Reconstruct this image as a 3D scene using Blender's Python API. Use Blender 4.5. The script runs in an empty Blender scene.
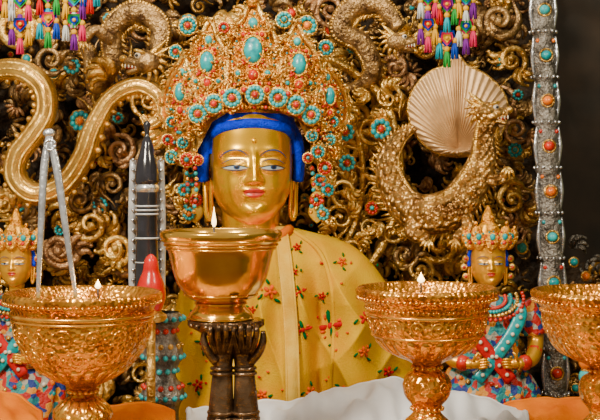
import bpy, math, random
import numpy as np
from mathutils import Vector
random.seed(7); rng=np.random.RandomState(7)
CZ=0.3
Z0=-1.75      # altar top
ZP=-2.32      # shrine platform top
# ---------------------------------------------------------------- materials
MATS={}
def mk(name,c1,c2=None,metal=0.0,rough=0.5,scale=8,bump=0.0,bscale=30,kind='noise',emit=0,lo=.35,hi=.65,sheen=0,coat=0,spec=.5):
    m=bpy.data.materials.new(name); m.use_nodes=True
    nt=m.node_tree; N=nt.nodes; K=nt.links
    b=N['Principled BSDF']
    b.inputs['Metallic'].default_value=metal; b.inputs['Roughness'].default_value=rough
    b.inputs['Specular IOR Level'].default_value=spec
    if sheen: b.inputs['Sheen Weight'].default_value=sheen
    if coat: b.inputs['Coat Weight'].default_value=coat; b.inputs['Coat Roughness'].default_value=.1
    tc=N.new('ShaderNodeTexCoord')
    if c2 is None: c2=tuple(x*.75 for x in c1)
    if kind=='voronoi':
        t=N.new('ShaderNodeTexVoronoi'); t.inputs['Scale'].default_value=scale; src=t.outputs['Distance']
    else:
        t=N.new('ShaderNodeTexNoise'); t.inputs['Scale'].default_value=scale; t.inputs['Detail'].default_value=4; src=t.outputs['Fac']
    K.new(tc.outputs['Object'],t.inputs['Vector'])
    r=N.new('ShaderNodeValToRGB'); r.color_ramp.elements[0].position=lo; r.color_ramp.elements[1].position=hi
    r.color_ramp.elements[0].color=(*c2,1); r.color_ramp.elements[1].color=(*c1,1)
    K.new(src,r.inputs['Fac']); K.new(r.outputs['Color'],b.inputs['Base Color'])
    if emit:
        K.new(r.outputs['Color'],b.inputs['Emission Color']); b.inputs['Emission Strength'].default_value=emit
    if bump:
        if kind=='noise':
            n2=N.new('ShaderNodeTexNoise'); n2.inputs['Detail'].default_value=3; o=n2.outputs['Fac']
        else:
            n2=N.new('ShaderNodeTexVoronoi'); o=n2.outputs['Distance']
        n2.inputs['Scale'].default_value=bscale; K.new(tc.outputs['Object'],n2.inputs['Vector'])
        bp=N.new('ShaderNodeBump'); bp.inputs['Strength'].default_value=bump; bp.inputs['Distance'].default_value=.02
        if kind=='scales': bp.invert=True
        K.new(o,bp.inputs['Height']); K.new(bp.outputs['Normal'],b.inputs['Normal'])
    MATS[name]=m; return m
mk('gold_face',(1.0,.56,.015),(1.0,.50,.01),.84,.27,3)
mk('gold_skin_small',(1.0,.52,.03),(.85,.40,.02),.7,.30,6)
mk('gold_bright',(1.0,.68,.19),(.62,.34,.06),.78,.28,9,.5,30)
mk('gold_mid',(.90,.55,.14),(.32,.16,.03),.78,.31,9,.5,30)
mk('bronze',(.55,.34,.13),(.10,.05,.02),.7,.33,8,.5,30)
mk('bronze_pink',(.66,.37,.17),(.18,.08,.03),.65,.36,8,.5,30)
mk('recess_shade',(.04,.020,.006),(.010,.005,.003),.2,.7,10,.6,20)  # near-black brown puts the shade between the carvings into the colour
mk('scale_gold',(.78,.47,.15),(.24,.11,.03),.75,.30,6,1.0,17,kind='scales')
mk('horn_gold',(.90,.54,.12),(.36,.18,.03),.75,.25,2.5,.25,14)
mk('crown_gold',(1.0,.50,.05),(.74,.29,.015),.75,.31,10,.6,40)
mk('turquoise',(.0,.44,.50),(.0,.22,.29),0,.3,14,.1,30,coat=.3)
mk('turq_pale',(.04,.55,.60),(.01,.31,.38),0,.35,14,coat=.2)
mk('coral',(.72,.025,.006),(.40,.010,.003),0,.3,14,coat=.3)
mk('amber',(1.0,.25,.005),(.7,.12,.0),0,.2,10,coat=.5)
mk('pearl',(.8,.76,.66),(.6,.5,.35),0,.25,14)
mk('hair_blue',(.0,.045,1.0),(.0,.025,.75),0,.55,20,.6,60,spec=.2)
mk('line_blue',(.01,.07,.24),None,0,.5)
mk('line_black',(.012,.014,.03),None,0,.4)
mk('eye_white',(.50,.60,.64),(.40,.52,.62),0,.35)
mk('lip_red',(.62,.03,.015),(.5,.02,.01),0,.35)
mk('lip_dark',(.18,.012,.005),None,0,.4)
mk('robe_yellow',(.64,.385,.0),(.62,.30,.0),0,.7,3.0,.25,60,spec=.04)
mk('robe_lining',(.70,.46,.07),(.64,.35,.02),0,.7,5,.2,50,spec=.04)
mk('robe_orange',(.72,.19,.0),(.6,.13,.0),0,.7,5,.2,50,spec=.04)
mk('thread_red',(.50,.003,.006),None,0,.7,spec=.05)
mk('thread_green',(.0,.12,.03),None,0,.7,spec=.05)
mk('thread_teal',(.005,.15,.24),None,0,.7,spec=.05)
mk('thread_orange',(.75,.10,.0),None,0,.7,spec=.05)
mk('copper_bowl',(.95,.46,.06),(.55,.19,.02),.88,.23,5,.35,26,kind='filigree')
mk('copper_relief',(1.0,.56,.11),(.80,.33,.04),.85,.22,9)
mk('brass',(1.0,.60,.11),(.80,.40,.045),.95,.17,3,.06,6)
mk('butter',(.62,.36,.05),(.5,.26,.03),0,.5,spec=.2)
mk('dark_bronze',(.24,.145,.08),(.07,.04,.02),.78,.26,7,.3,14)
mk('silver',(.70,.73,.80),(.42,.43,.48),.85,.26,6,.2,24)
mk('silver_dark',(.36,.34,.32),(.08,.07,.06),.65,.38,9,.7,34)
mk('white_enamel',(.62,.65,.70),(.38,.39,.42),.2,.3)
mk('black_gloss',(.01,.01,.014),(.02,.02,.03),0,.15,coat=.5)
mk('red_gloss',(.72,.006,.003),(.45,.004,.002),0,.25,5,coat=.12)
mk('fan_copper',(.74,.50,.27),(.48,.29,.13),.45,.38,3,.15,12)
mk('white_silk',(.76,.79,.87),(.66,.69,.78),0,.5,3,.1,10,spec=.2)
mk('orange_cloth',(.78,.20,.0),(.60,.12,.0),0,.65,4,.1,20,spec=.05)
mk('wall_green',(.20,.20,.055),(.025,.028,.010),0,.8,1.1,.2,6,lo=.38,hi=.72)
mk('wall_dark',(.03,.018,.01),(.012,.008,.005),0,.8,2)
mk('wood_altar',(.30,.05,.015),(.18,.025,.01),0,.5,3)
mk('floor_wood',(.2,.09,.04),(.12,.05,.02),0,.5,3)
for n,c in dict(pink=(.75,.02,.13),cyan=(.0,.36,.50),green=(.02,.34,.05),yellow=(.8,.42,.005),blue=(.005,.06,.5),purple=(.17,.015,.28),white=(.65,.68,.7),red=(.6,.01,.01)).items():
    mk('silk_'+n,c,None,0,.6,12,spec=.2)
def brocade():
    m=mk('brocade',(1,1,1),None,0,.5,16,.5,40)
    N=m.node_tree.nodes; K=m.node_tree.links
    v=N.new('ShaderNodeTexVoronoi'); v.inputs['Scale'].default_value=17
    tc=[n for n in N if n.type=='TEX_COORD'][0]; K.new(tc.outputs['Object'],v.inputs['Vector'])
    sp=N.new('ShaderNodeSeparateColor'); K.new(v.outputs['Color'],sp.inputs[0])
    r=N.new('ShaderNodeValToRGB'); r.color_ramp.interpolation='CONSTANT'
    cols=[(.5,.015,.012),(.01,.22,.32),(.75,.3,.03),(.01,.04,.28),(.42,.40,.34),(.5,.015,.012),(.03,.3,.32)]
    e=r.color_ramp.elements; e[0].color=(*cols[0],1); e[1].position=1/7; e[1].color=(*cols[1],1)
    for i in range(2,7):
        q=e.new(i/7); q.color=(*cols[i],1)
    K.new(sp.outputs[0],r.inputs['Fac']); K.new(r.outputs['Color'],N['Principled BSDF'].inputs['Base Color'])
brocade()
m=bpy.data.materials.new('flame'); m.use_nodes=True
b=m.node_tree.nodes['Principled BSDF']; b.inputs['Base Color'].default_value=(1,.8,.4,1)
b.inputs['Emission Color'].default_value=(1,.72,.32,1); b.inputs['Emission Strength'].default_value=6; MATS['flame']=m

# ---------------------------------------------------------------- geometry helpers
def F(y): return (12+y)/12
def L(px,py,y):
    f=F(y); return np.array([(px-300)/100*f, y, CZ+((210-py)/100-CZ)*f])
def LA(px,py,y):
    px,py,y=np.broadcast_arrays(np.asarray(px,float),np.asarray(py,float),np.asarray(y,float))
    f=F(y); return np.stack([(px-300)/100*f, y, CZ+((210-py)/100-CZ)*f],-1)
def cr(pts,n=8):
    P=np.array(pts,float); P=np.vstack([2*P[0]-P[1],P,2*P[-1]-P[-2]]); out=[]
    for i in range(1,len(P)-2):
        for t in np.arange(n)/n:
            a,b_,c,d=P[i-1],P[i],P[i+1],P[i+2]
            out.append(.5*((2*b_)+(-a+c)*t+(2*a-5*b_+4*c-d)*t*t+(-a+3*b_-3*c+d)*t**3))
    out.append(P[-2]); return np.array(out)
class MB:
    def __init__(s): s.V=[];s.F=[];s.M=[];s.n=0;s.mats=[]
    def mi(s,m):
        if m not in s.mats: s.mats.append(m)
        return s.mats.index(m)
    def add(s,V,Fc,mat):
        V=np.asarray(V,float).reshape(-1,3); s.V.append(V)
        k=s.mi(mat); n=s.n
        s.F.extend([tuple(i+n for i in f) for f in Fc]); s.M.extend([k]*len(Fc)); s.n+=len(V)
    def grid(s,P,mat,wrap=False,caps=False):
        P=np.asarray(P); r,c=P.shape[:2]; a=np.arange(r*c).reshape(r,c)
        if wrap: b=np.roll(a,-1,1); q=np.stack([a[:-1],b[:-1],b[1:],a[1:]],-1).reshape(-1,4)
        else: q=np.stack([a[:-1,:-1],a[:-1,1:],a[1:,1:],a[1:,:-1]],-1).reshape(-1,4)
        fs=[tuple(x) for x in q.tolist()]
        if caps: fs.append(tuple(a[0].tolist()[::-1])); fs.append(tuple(a[-1].tolist()))
        s.add(P.reshape(-1,3),fs,mat)
    def ell(s,c,r,mat,nu=10,nv=6,rot=0):
        u=np.linspace(0,2*np.pi,nu,endpoint=False); v=np.linspace(.001,np.pi-.001,nv)
        U,Vv=np.meshgrid(u,v)
        if np.isscalar(r): r=(r,r,r)
        x=r[0]*np.sin(Vv)*np.cos(U); y=r[1]*np.sin(Vv)*np.sin(U); z=r[2]*np.cos(Vv)
        if rot:
            x,z=x*math.cos(rot)-z*math.sin(rot), x*math.sin(rot)+z*math.cos(rot)
        s.grid(np.stack([x+c[0],y+c[1],z+c[2]],-1),mat,wrap=True)
    def tube(s,path,rad,mat,n=8,flat=1.0,up=(0,1,0)):
        P=np.asarray(path,float); k=len(P)
        rad=np.broadcast_to(np.asarray(rad,float),(k,)) if np.ndim(rad)<1 or len(rad)==k else np.interp(np.linspace(0,1,k),np.linspace(0,1,len(rad)),rad)
        T=np.gradient(P,axis=0); T/=np.linalg.norm(T,axis=1)[:,None]+1e-9
        up=np.array(up,float); S=np.cross(T,up); nn=np.linalg.norm(S,axis=1)[:,None]
        S=np.where(nn<1e-3,np.array([1,0,0]),S/np.maximum(nn,1e-9)); U=np.cross(S,T)
        a=np.linspace(0,2*np.pi,n,endpoint=False)
        R=P[:,None]+rad[:,None,None]*(S[:,None]*np.cos(a)[None,:,None]+flat*U[:,None]*np.sin(a)[None,:,None])
        s.grid(R,mat,wrap=True,caps=True)
    def lathe(s,prof,c,mat,n=64,sm=0,mod=None,rot=0):
        Q=np.array(prof,float)
        if sm: Q=cr(Q,sm)
        a=np.linspace(0,2*np.pi,n,endpoint=False)+rot
        r=Q[:,0][:,None]*np.ones(n)
        if mod is not None: r=r*mod(a)[None,:]
        x=c[0]+r*np.cos(a); y=c[1]+r*np.sin(a); z=(c[2]+Q[:,1])[:,None]*np.ones(n)
        s.grid(np.stack([x,y,z],-1),mat,wrap=True)
    def torus(s,c,R,r,mat,axis='y',n=20,m=6,rz=None):
        t=np.linspace(0,2*np.pi,n+1); 
        if axis=='y': P=np.stack([c[0]+R*np.cos(t),c[1]+0*t,c[2]+(rz or R)*np.sin(t)],-1); s.tube(P,r,mat,m)
        else: P=np.stack([c[0]+R*np.cos(t),c[1]+R*np.sin(t),c[2]+0*t],-1); s.tube(P,r,mat,m,up=(0,0,1))
    def box(s,a,b,mat):
        x0,y0,z0=a;x1,y1,z1=b
        V=[(x0,y0,z0),(x1,y0,z0),(x1,y1,z0),(x0,y1,z0),(x0,y0,z1),(x1,y0,z1),(x1,y1,z1),(x0,y1,z1)]
        s.add(V,[(0,3,2,1),(4,5,6,7),(0,1,5,4),(1,2,6,5),(2,3,7,6),(3,0,4,7)],mat)
    def build(s,name,parent=None,flat=False,zmin=None):
        V=np.vstack(s.V)
        if zmin is not None: V[:,2]=np.maximum(V[:,2],zmin)
        c=(V.min(0)+V.max(0))/2; V=V-c
        me=bpy.data.meshes.new(name); me.from_pydata(V.tolist(),[],s.F)
        for m in s.mats: me.materials.append(MATS[m])
        me.polygons.foreach_set('material_index',s.M)
        me.polygons.foreach_set('use_smooth',[not flat]*len(me.polygons)); me.update()
        o=bpy.data.objects.new(name,me); bpy.context.collection.objects.link(o)
        if parent: o.parent=parent; c=c-np.array(parent.location)
        o.location=c; return o

def spiral(mb,px,py,y,R,mat,turns=1.4,th0=0,d=1,thick=.2,bul=.12,n=24,sides=6,tail=True,surf=None):
    s=np.linspace(0,1,n); th=th0+d*s*turns*2*np.pi; rr=R*(1-s)**.85+R*.10
    x=px+rr*np.cos(th); z=py+rr*np.sin(th)
    if tail:
        tx,tz=-math.sin(th0)*d,math.cos(th0)*d
        e=np.array([1.1,.75,.38])[:,None]*R
        pts=np.array([[x[0],z[0]]])-e*np.array([[tx,tz]])+np.array([[math.cos(th0),math.sin(th0)]])*(np.array([.45,.2,.05])[:,None]*R)
        x=np.r_[pts[:,0],x]; z=np.r_[pts[:,1],z]
    k=len(x); s=np.linspace(0,1,k); rad=R*thick*(np.clip(s*6,.25,1))*(1-.45*s)/100*F(y)
    Y=y-bul*s
    P=surf(x,z,rad) if surf is not None else LA(x,z,Y)
    mb.tube(P,rad,mat,sides)
    e=P[-1]; mb.ell(e,(rad[-1]*1.9,)*3,mat,8,5)
def leafs(mb,px,py,y,R,mat,n=5,th0=0,spread=2.4):
    for i in range(n):
        a=th0+(i/(max(n-1,1))-.5)*spread
        c=L(px+math.cos(a)*R*.6,py-math.sin(a)*R*.6,y-.04*(1-abs(i/(n-1)-.5)))
        mb.ell(c,(R*.5/100,.05,R*.17/100),mat,8,5,rot=a)
def frond(mb,px,py,y,R,mat,th0=0,d=1,k=4):
    for j in range(k):
        u=j/(k-1); a0=th0+d*(u-.5)*1.5; ln=R*(1.25-.55*abs(u-.35)); t=np.linspace(0,1,9)
        ang=a0+d*(t**1.6)*2.1
        x=px+np.cumsum(np.cos(ang))*ln/9*1.1; z=py-np.cumsum(np.sin(ang))*ln/9*1.1
        rad=np.interp(t,[0,.15,.45,.8,1],[.35,.9,1,.65,.25])*R*.17/100*F(y)
        yy=y-.10*np.sin(np.pi*t*.8)-.03*(j%2)
        P=LA(x,z,yy); mb.tube(P,rad,mat,6,.8)
        mb.ell(P[-1],rad[-1]*2.4,mat,6,5)
def rosette(mb,px,py,y,r,ring='turquoise',cen='coral',base='crown_gold',k=9):
    q=F(y)/100
    mb.ell(L(px,py,y+.02),(r*q*1.1,.05,r*q*1.1),base,14,6)
    for i in range(k):
        a=2*math.pi*i/k; mb.ell(L(px+math.cos(a)*r*.7,py+math.sin(a)*r*.7,y-.03),(r*q*.29,.035,r*q*.29),ring,7,5)
    mb.ell(L(px,py,y-.05),(r*q*.34,.045,r*q*.34),cen,8,6)
def cab(mb,px,py,y,rx,rz,mat,rim='crown_gold'):
    q=F(y)/100
    mb.torus(L(px,py,y),rx*q*1.1,.22*min(rx,rz)*q+.004,rim,n=16,m=5,rz=rz*q*1.1)
    mb.ell(L(px,py,y),(rx*q,.045+.3*rx*q,rz*q),mat,12,7)

# ---------------------------------------------------------------- room
mb=MB(); mb.box((-9,2.4,-5),(4.0,2.6,7),'wall_dark'); mb.box((4.0,2.4,-5),(9,2.6,7),'wall_green'); mb.build('wall_back',flat=True)
mb=MB(); mb.box((-9,-14,-5.2),(9,2.6,-5),'floor_wood'); mb.build('floor',flat=True)
mb=MB(); mb.box((7.0,-10,-5),(7.2,2.4,7),'wall_green'); mb.build('wall_right',flat=True)
mb=MB(); mb.box((-5.2,-3.9,-5),(5.2,-2.3,Z0-.01),'wood_altar'); 
for i in range(13): mb.box((-5.1+i*.8,-3.94,-4.8),(-4.5+i*.8,-3.9,Z0-.28),'gold_mid')
mb.box((-5.3,-4.0,Z0-.1),(5.3,-2.28,Z0),'gold_mid'); mb.build('altar_table',flat=True)
mb=MB(); mb.box((-5.2,-2.26,-5),(5.2,.72,ZP-.01),'wood_altar'); mb.box((-5.25,-2.27,ZP-.1),(5.25,.73,ZP),'gold_mid'); mb.build('shrine_platform',flat=True)

# ---------------------------------------------------------------- carved backdrop
mb=MB()
nx,nz=260,170
gx,gz=np.meshgrid(np.linspace(-120,545,nx),np.linspace(-60,470,nz))
hh=.10*np.sin(gx*.11+1.5*np.sin(gz*.07))*np.sin(gz*.13+1.3*np.sin(gx*.05))+.05*rng.rand(nz,nx)
mb.grid(LA(gx,gz,1.85-hh),'recess_shade')
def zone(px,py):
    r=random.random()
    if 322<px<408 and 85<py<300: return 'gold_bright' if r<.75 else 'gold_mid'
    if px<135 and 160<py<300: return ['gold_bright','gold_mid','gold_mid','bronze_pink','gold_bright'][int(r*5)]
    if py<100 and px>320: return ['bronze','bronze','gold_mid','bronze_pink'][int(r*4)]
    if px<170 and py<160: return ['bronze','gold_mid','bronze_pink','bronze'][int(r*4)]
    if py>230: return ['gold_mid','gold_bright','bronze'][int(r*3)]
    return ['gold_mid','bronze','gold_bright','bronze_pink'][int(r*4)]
for layer,(cell,y0) in enumerate([(19,1.6),(22,1.32),(31,1.05)]):
    for cy in np.arange(-40,450,cell):
        for cx in np.arange(-100,535,cell):
            if layer==2 and random.random()<.35: continue
            px=cx+random.uniform(-.45,.45)*cell; py=cy+random.uniform(-.45,.45)*cell
            if px>528: continue
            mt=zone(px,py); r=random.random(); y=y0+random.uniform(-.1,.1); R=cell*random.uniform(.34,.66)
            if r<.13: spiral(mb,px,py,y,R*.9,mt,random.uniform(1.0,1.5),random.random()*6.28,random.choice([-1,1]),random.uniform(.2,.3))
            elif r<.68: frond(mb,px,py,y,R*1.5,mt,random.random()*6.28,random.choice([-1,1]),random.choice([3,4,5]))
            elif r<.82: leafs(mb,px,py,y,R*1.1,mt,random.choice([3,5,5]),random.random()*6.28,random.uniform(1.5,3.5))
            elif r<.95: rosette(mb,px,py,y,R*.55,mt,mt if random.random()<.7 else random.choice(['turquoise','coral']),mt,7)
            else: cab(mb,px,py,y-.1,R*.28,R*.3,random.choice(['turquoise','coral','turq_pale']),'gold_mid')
for a,b_,r in [(80,121,11),(72,66,9),(20,205,7),(118,118,6),(100,205,8),(385,78,10),(345,22,9),(188,24,10),(352,48,6),(395,40,7),(515,150,8),(518,95,6),(470,210,6),(424,12,6),(110,20,8),(60,230,6),(500,60,7)]:
    rosette(mb,a,b_,.82,r,random.choice(['turquoise','turquoise','turq_pale']),random.choice(['coral','amber','turquoise']),'gold_mid')
for i,(a,b_,r) in enumerate([(398,100,15),(330,10,14),(420,40,13),(500,20,18),(512,60,14),(395,68,12),(20,30,20),(50,60,14),(100,100,12),(120,150,14),(95,150,10),(112,185,12),(90,225,16),(60,250,18),(115,250,15),(30,230,14),(512,200,14),(516,130,12),(440,245,16),(405,255,14),(420,270,12),(180,140,10),(178,190,9),(80,200,12),(5,205,14),(515,235,11)]):
    mt=['gold_mid','bronze_pink','gold_bright','bronze'][i%4]
    spiral(mb,a,b_,.82,r,mt,1.5,i*1.9,1 if i%2 else -1,.26,.15,30,8)
    frond(mb,a+r*.8,b_+r*.5,.86,r*1.3,mt,i*1.1,-1 if i%2 else 1,4)
    frond(mb,a-r*.6,b_-r*.7,.86,r*1.4,mt,i*.7+2,1 if i%2 else -1,4)
mb.build('carved_gilt_screen')

# throne aureole
mb=MB()
for (pts,r) in [([(330,292),(372,262),(398,205),(398,150),(384,100),(352,72),(330,60)],4.5),([(322,262),(350,235),(362,190),(360,145),(345,108),(325,90)],3.2),
                ([(186,60),(170,75),(176,120),(186,165),(184,215)],3)]:
    P=cr([L(a,b_,.62) for a,b_ in pts],10); mb.tube(P,r/100,'gold_bright',8)
    for p in P[::2]: mb.ell(p+np.array([0,-.05,0]),.022,'gold_bright',6,5)
for i,(a,b_) in enumerate([(340,118),(372,130),(380,165),(378,200),(345,160),(345,192),(368,228),(340,218),(350,250),(326,240),(388,98),(328,150),(360,95),(392,232)]):
    spiral(mb,a,b_,.62,10+3*(i%3),'gold_bright',1.4,i*1.3,1 if i%2 else -1,.2)
    frond(mb,a+6,b_-6,.6,15,'gold_bright',i*.9,1 if i%2 else -1,5)
for a,b_,r,c in [(345,132,10,'turquoise'),(381,129,11,'turquoise'),(347,163,9,'turq_pale'),(372,208,7,'coral')]:
    rosette(mb,a,b_,.42,r,c,'coral' if c!='coral' else 'turquoise')
mb.build('throne_aureole')

# ---------------------------------------------------------------- big left horn scroll (makara trunk)
mb=MB()
path=cr([L(a,b_,y) for a,b_,y in [(-45,100,.7),(-15,76,.6),(18,70,.5),(42,86,.45),(46,112,.42),(33,135,.4),(18,155,.4),(16,178,.4),(34,194,.4),(62,186,.38),(82,160,.35),(94,128,.32),(112,98,.3),(138,86,.28),(158,96,.25),(163,113,.24),(150,124,.23),(142,116,.22)]],12)
rad=np.array([11,12,12,12,12,12,12,12,12,12.5,12,11,10,10,9,8,6,4])/100
mb.tube(path,rad,'horn_gold',20)
rr=np.interp(np.linspace(0,1,len(path)),np.linspace(0,1,len(rad)),rad)
T=np.gradient(path,axis=0); T/=np.linalg.norm(T,axis=1)[:,None]; S=np.cross(T,np.array([0,1,0]))
for off in (-.55,0,.55):
    mb.tube(path+S*rr[:,None]*off+np.array([0,-1,0])*rr[:,None]*math.sqrt(1-off*off)*.97,rr*.13,'gold_bright',6)
for i in range(5,len(path)-8,5):
    mb.ell(path[i]-S[i]*rr[i]*1.05,(.035,.06,.035),'gold_mid',8,5)
spiral(mb,148,100,.3,16,'gold_mid',1.4,2,1,.2); frond(mb,110,80,.35,26,'gold_mid',2,1,5); frond(mb,162,128,.3,22,'horn_gold',4.6,-1,5)
mb.build('gilt_makara_trunk')

# ---------------------------------------------------------------- dragons
def dragon(name,path,rads,headp,hr,face=1,mat='scale_gold',legs=()):
    mb=MB(); P=cr([L(*p) for p in path],12)
    R=np.interp(np.linspace(0,1,len(P)),np.linspace(0,1,len(rads)),rads)/100
    mb.tube(P,R,mat,18)
    T=np.gradient(P,axis=0); T/=np.linalg.norm(T,axis=1)[:,None]; S=np.cross(T,np.array([0,1,0]))
    for i in range(2,len(P)-2,2):
        a=P[i]-S[i]*R[i]*.85; t=P[i]-S[i]*R[i]*1.55-T[i]*R[i]*.4
        mb.tube([a+T[i]*.01,(a+t)/2,t],[.022,.016,.003],'gold_mid',6)
    for i in range(2,len(P)-2):
        mb.ell(P[i]+S[i]*R[i]*.7+np.array([0,-R[i]*.62,0]),(R[i]*.3,R[i]*.12,R[i]*.16),'gold_mid',6,4,rot=math.atan2(T[i][2],T[i][0])+1.57)
    for i in range(3,len(P)-3,2):
        for off in (-.5,-.15,.2):
            o_=off+(.17 if (i//2)%2 else 0)
            mb.ell(P[i]+S[i]*R[i]*o_+np.array([0,-R[i]*math.sqrt(1-o_*o_)*.97,0]),(R[i]*.20,R[i]*.08,R[i]*.15),mat,7,4,rot=math.atan2(T[i][2],T[i][0]))
    h=np.array(L(*headp)); k=hr/100; f=face
    def E(dx,dy,dz,r,m=mat,rot=0): mb.ell(h+np.array([dx*f,dy,dz])*k,tuple(q*k for q in r),m,14,9,rot=rot*f)
    E(0,0,0,(1,.75,.75)); E(.8,-.05,-.05,(.75,.55,.38),rot=.2); E(.7,0,-.55,(.65,.4,.22),rot=-.25)
    E(1.4,-.1,.2,(.28,.4,.25),'gold_bright'); E(.45,-.55,.35,(.22,.2,.2),'pearl'); E(.5,-.72,.35,(.1,.1,.1),'line_black')
    E(.35,-.5,.62,(.4,.25,.14),'gold_bright',.3); E(.85,-.1,-.38,(.5,.25,.08),'coral')
    for j in range(4): E(.6+.22*j,-.42,-.30,(.06,.06,.14),'pearl')
    for dz,dx in((.9,-1.3),(.5,-1.6)):
        mb.tube(cr([h+np.array([-.3*f,-.1,.4])*k,h+np.array([(-.8)*f,-.1,dz])*k,h+np.array([dx*f,0,dz+.5])*k],6),[.3*k,.2*k,.04*k],'gold_bright',8)
    for j in range(6):
        a=2.2+j*.45; mb.tube(cr([h,h+np.array([math.cos(a)*1.0*f,-.1,math.sin(a)*.9])*k,h+np.array([math.cos(a+.3)*1.6*f,0,math.sin(a+.3)*1.4])*k],5),[.25*k,.18*k,.03*k],'gold_mid',6)
    for lg in legs:
        Q=cr([L(*p) for p in lg[0]],6); mb.tube(Q,[lg[1]/100,lg[1]*.7/100,lg[1]*.5/100],mat,12)
        e=Q[-1]
        for j in range(4):
            a=-2.6+j*.55; mb.tube(cr([e,e+np.array([math.cos(a)*.06,-.05,math.sin(a)*.05]),e+np.array([math.cos(a)*.1,-.04,math.sin(a)*.12])],4),[.022,.018,.004],'gold_bright',6)
    return mb.build(name)
dragon('gilt_dragon',[(414,128,.42),(398,140,.38),(388,165,.33),(398,196,.28),(420,214,.15),(448,210,.1),(468,190,.1),(482,160,.1),(484,134,.1),(488,120,.08)],
       [4,9,13,17,21,21,18,14,11,10],(488,113,.05),15,1,legs=[([(420,215,.1),(412,232,.0),(428,240,-.05)],11),([(455,205,.1),(468,225,-.05),(455,240,-.1)],10),([(470,175,.1),(498,180,.0),(508,168,-.05)],8)])
dragon('gilt_dragon',[(60,30,.7),(88,50,.6),(95,85,.55),(112,62,.5),(112,30,.45),(135,12,.4),(160,25,.35),(158,52,.3)],[4,8,10,11,12,13,12,10],(146,62,.2),16,-1,mat='bronze',legs=[([(112,40,.4),(95,30,.3),(84,42,.3)],8)])
dragon('gilt_dragon',[(330,75,.8),(352,90,.7),(372,72,.6),(362,45,.55),(340,30,.5),(352,8,.5),(380,5,.5),(400,28,.45)],[4,8,11,12,12,12,11,9],(398,42,.35),13,1,mat='bronze')

# ---------------------------------------------------------------- peach-shaped fan
mb=MB()
na,nr=161,14
out=cr([(458,156),(436,152),(417,135),(409,112),(414,90),(430,73),(447,66),(457,56),(467,66),(486,76),(502,92),(507,112),(500,134),(482,151),(458,156)],20)
idx=np.linspace(0,len(out)-1,na); ox=np.interp(idx,np.arange(len(out)),out[:,0]); oz=np.interp(idx,np.arange(len(out)),out[:,1])
t=np.linspace(0,1,nr)[:,None]
X=458+(ox-458)*t; Z=148+(oz-148)*t
Y=.48-.12*np.sin(np.pi*t*.9)+ (np.arange(na)%4<2)[None,:]*(-.028)*np.clip(t*3,0,1)
mb.grid(LA(X,Z,Y),'fan_copper'); mb.grid(LA(X,Z,Y+.06),'fan_copper')
mb.tube(LA(ox,oz,.48),.024,'gold_mid',8)
for i in range(0,na,3): mb.ell(L(458+(ox[i]-458)*.97,148+(oz[i]-148)*.97,.45),.014,'gold_mid',6,4)
mb.build('peach_shaped_fan')

# ---------------------------------------------------------------- heads
HZ=np.array([-62,-58,-53,-46,-37,-24,-9,11,31,51,71,91,100],float)
HW=np.array([3,13,21,28,34,39,41,41.5,40.5,39,33,20,3],float)
HD=np.array([14,27,31,34,36,37,37.5,38,38,37,33,21,4],float)
zz=np.linspace(-62,100,400)
ker=np.ones(13)/13
def smo(v):
    q=np.interp(zz,HZ,v); p=np.pad(q,6,mode='edge'); return np.convolve(p,ker,'valid')
SW,SD=smo(HW),smo(HD)
wf=lambda z:np.interp(z,zz,SW); df=lambda z:np.interp(z,zz,SD)
def g(x,z,cx,cz,sx,sz): return np.exp(-((x-cx)/sx)**2-((z-cz)/sz)**2)
def sig(v): return 1/(1+np.exp(-v))
def feat(x,z):
    t=np.clip((14-z)/30,0,1)
    h=(1.5+9*t**1.3)*np.exp(-(x/(3.2+2.0*t))**2)*sig((z+17.5)*1.1)*sig((16-z)*.35)
    for s in(-1,1):
        h=h+3.6*g(x,z,s*5.6,-15,3.2,3.2)-2.6*g(x,z,s*17,8,11,5)+3.8*g(x,z,s*18,-.5,10.5,6)+1.2*g(x,z,s*18,14,13,4)+2.5*g(x,z,s*23,-20,13,13)
    h=h+3.2*g(x,z,0,-23.5,9,2.3)+3.6*g(x,z,0,-29.5,7.5,2.8)-1.6*g(x,z,0,-36,9,3)+4.2*g(x,z,0,-46,11,8)
    return h
def depth(x,z):
    w=wf(z); u=np.clip(np.abs(x)/w,0,1); return df(z)*(1-u**2.3)**(1/2.3)+feat(x,z)*(1-u**6)
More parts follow.
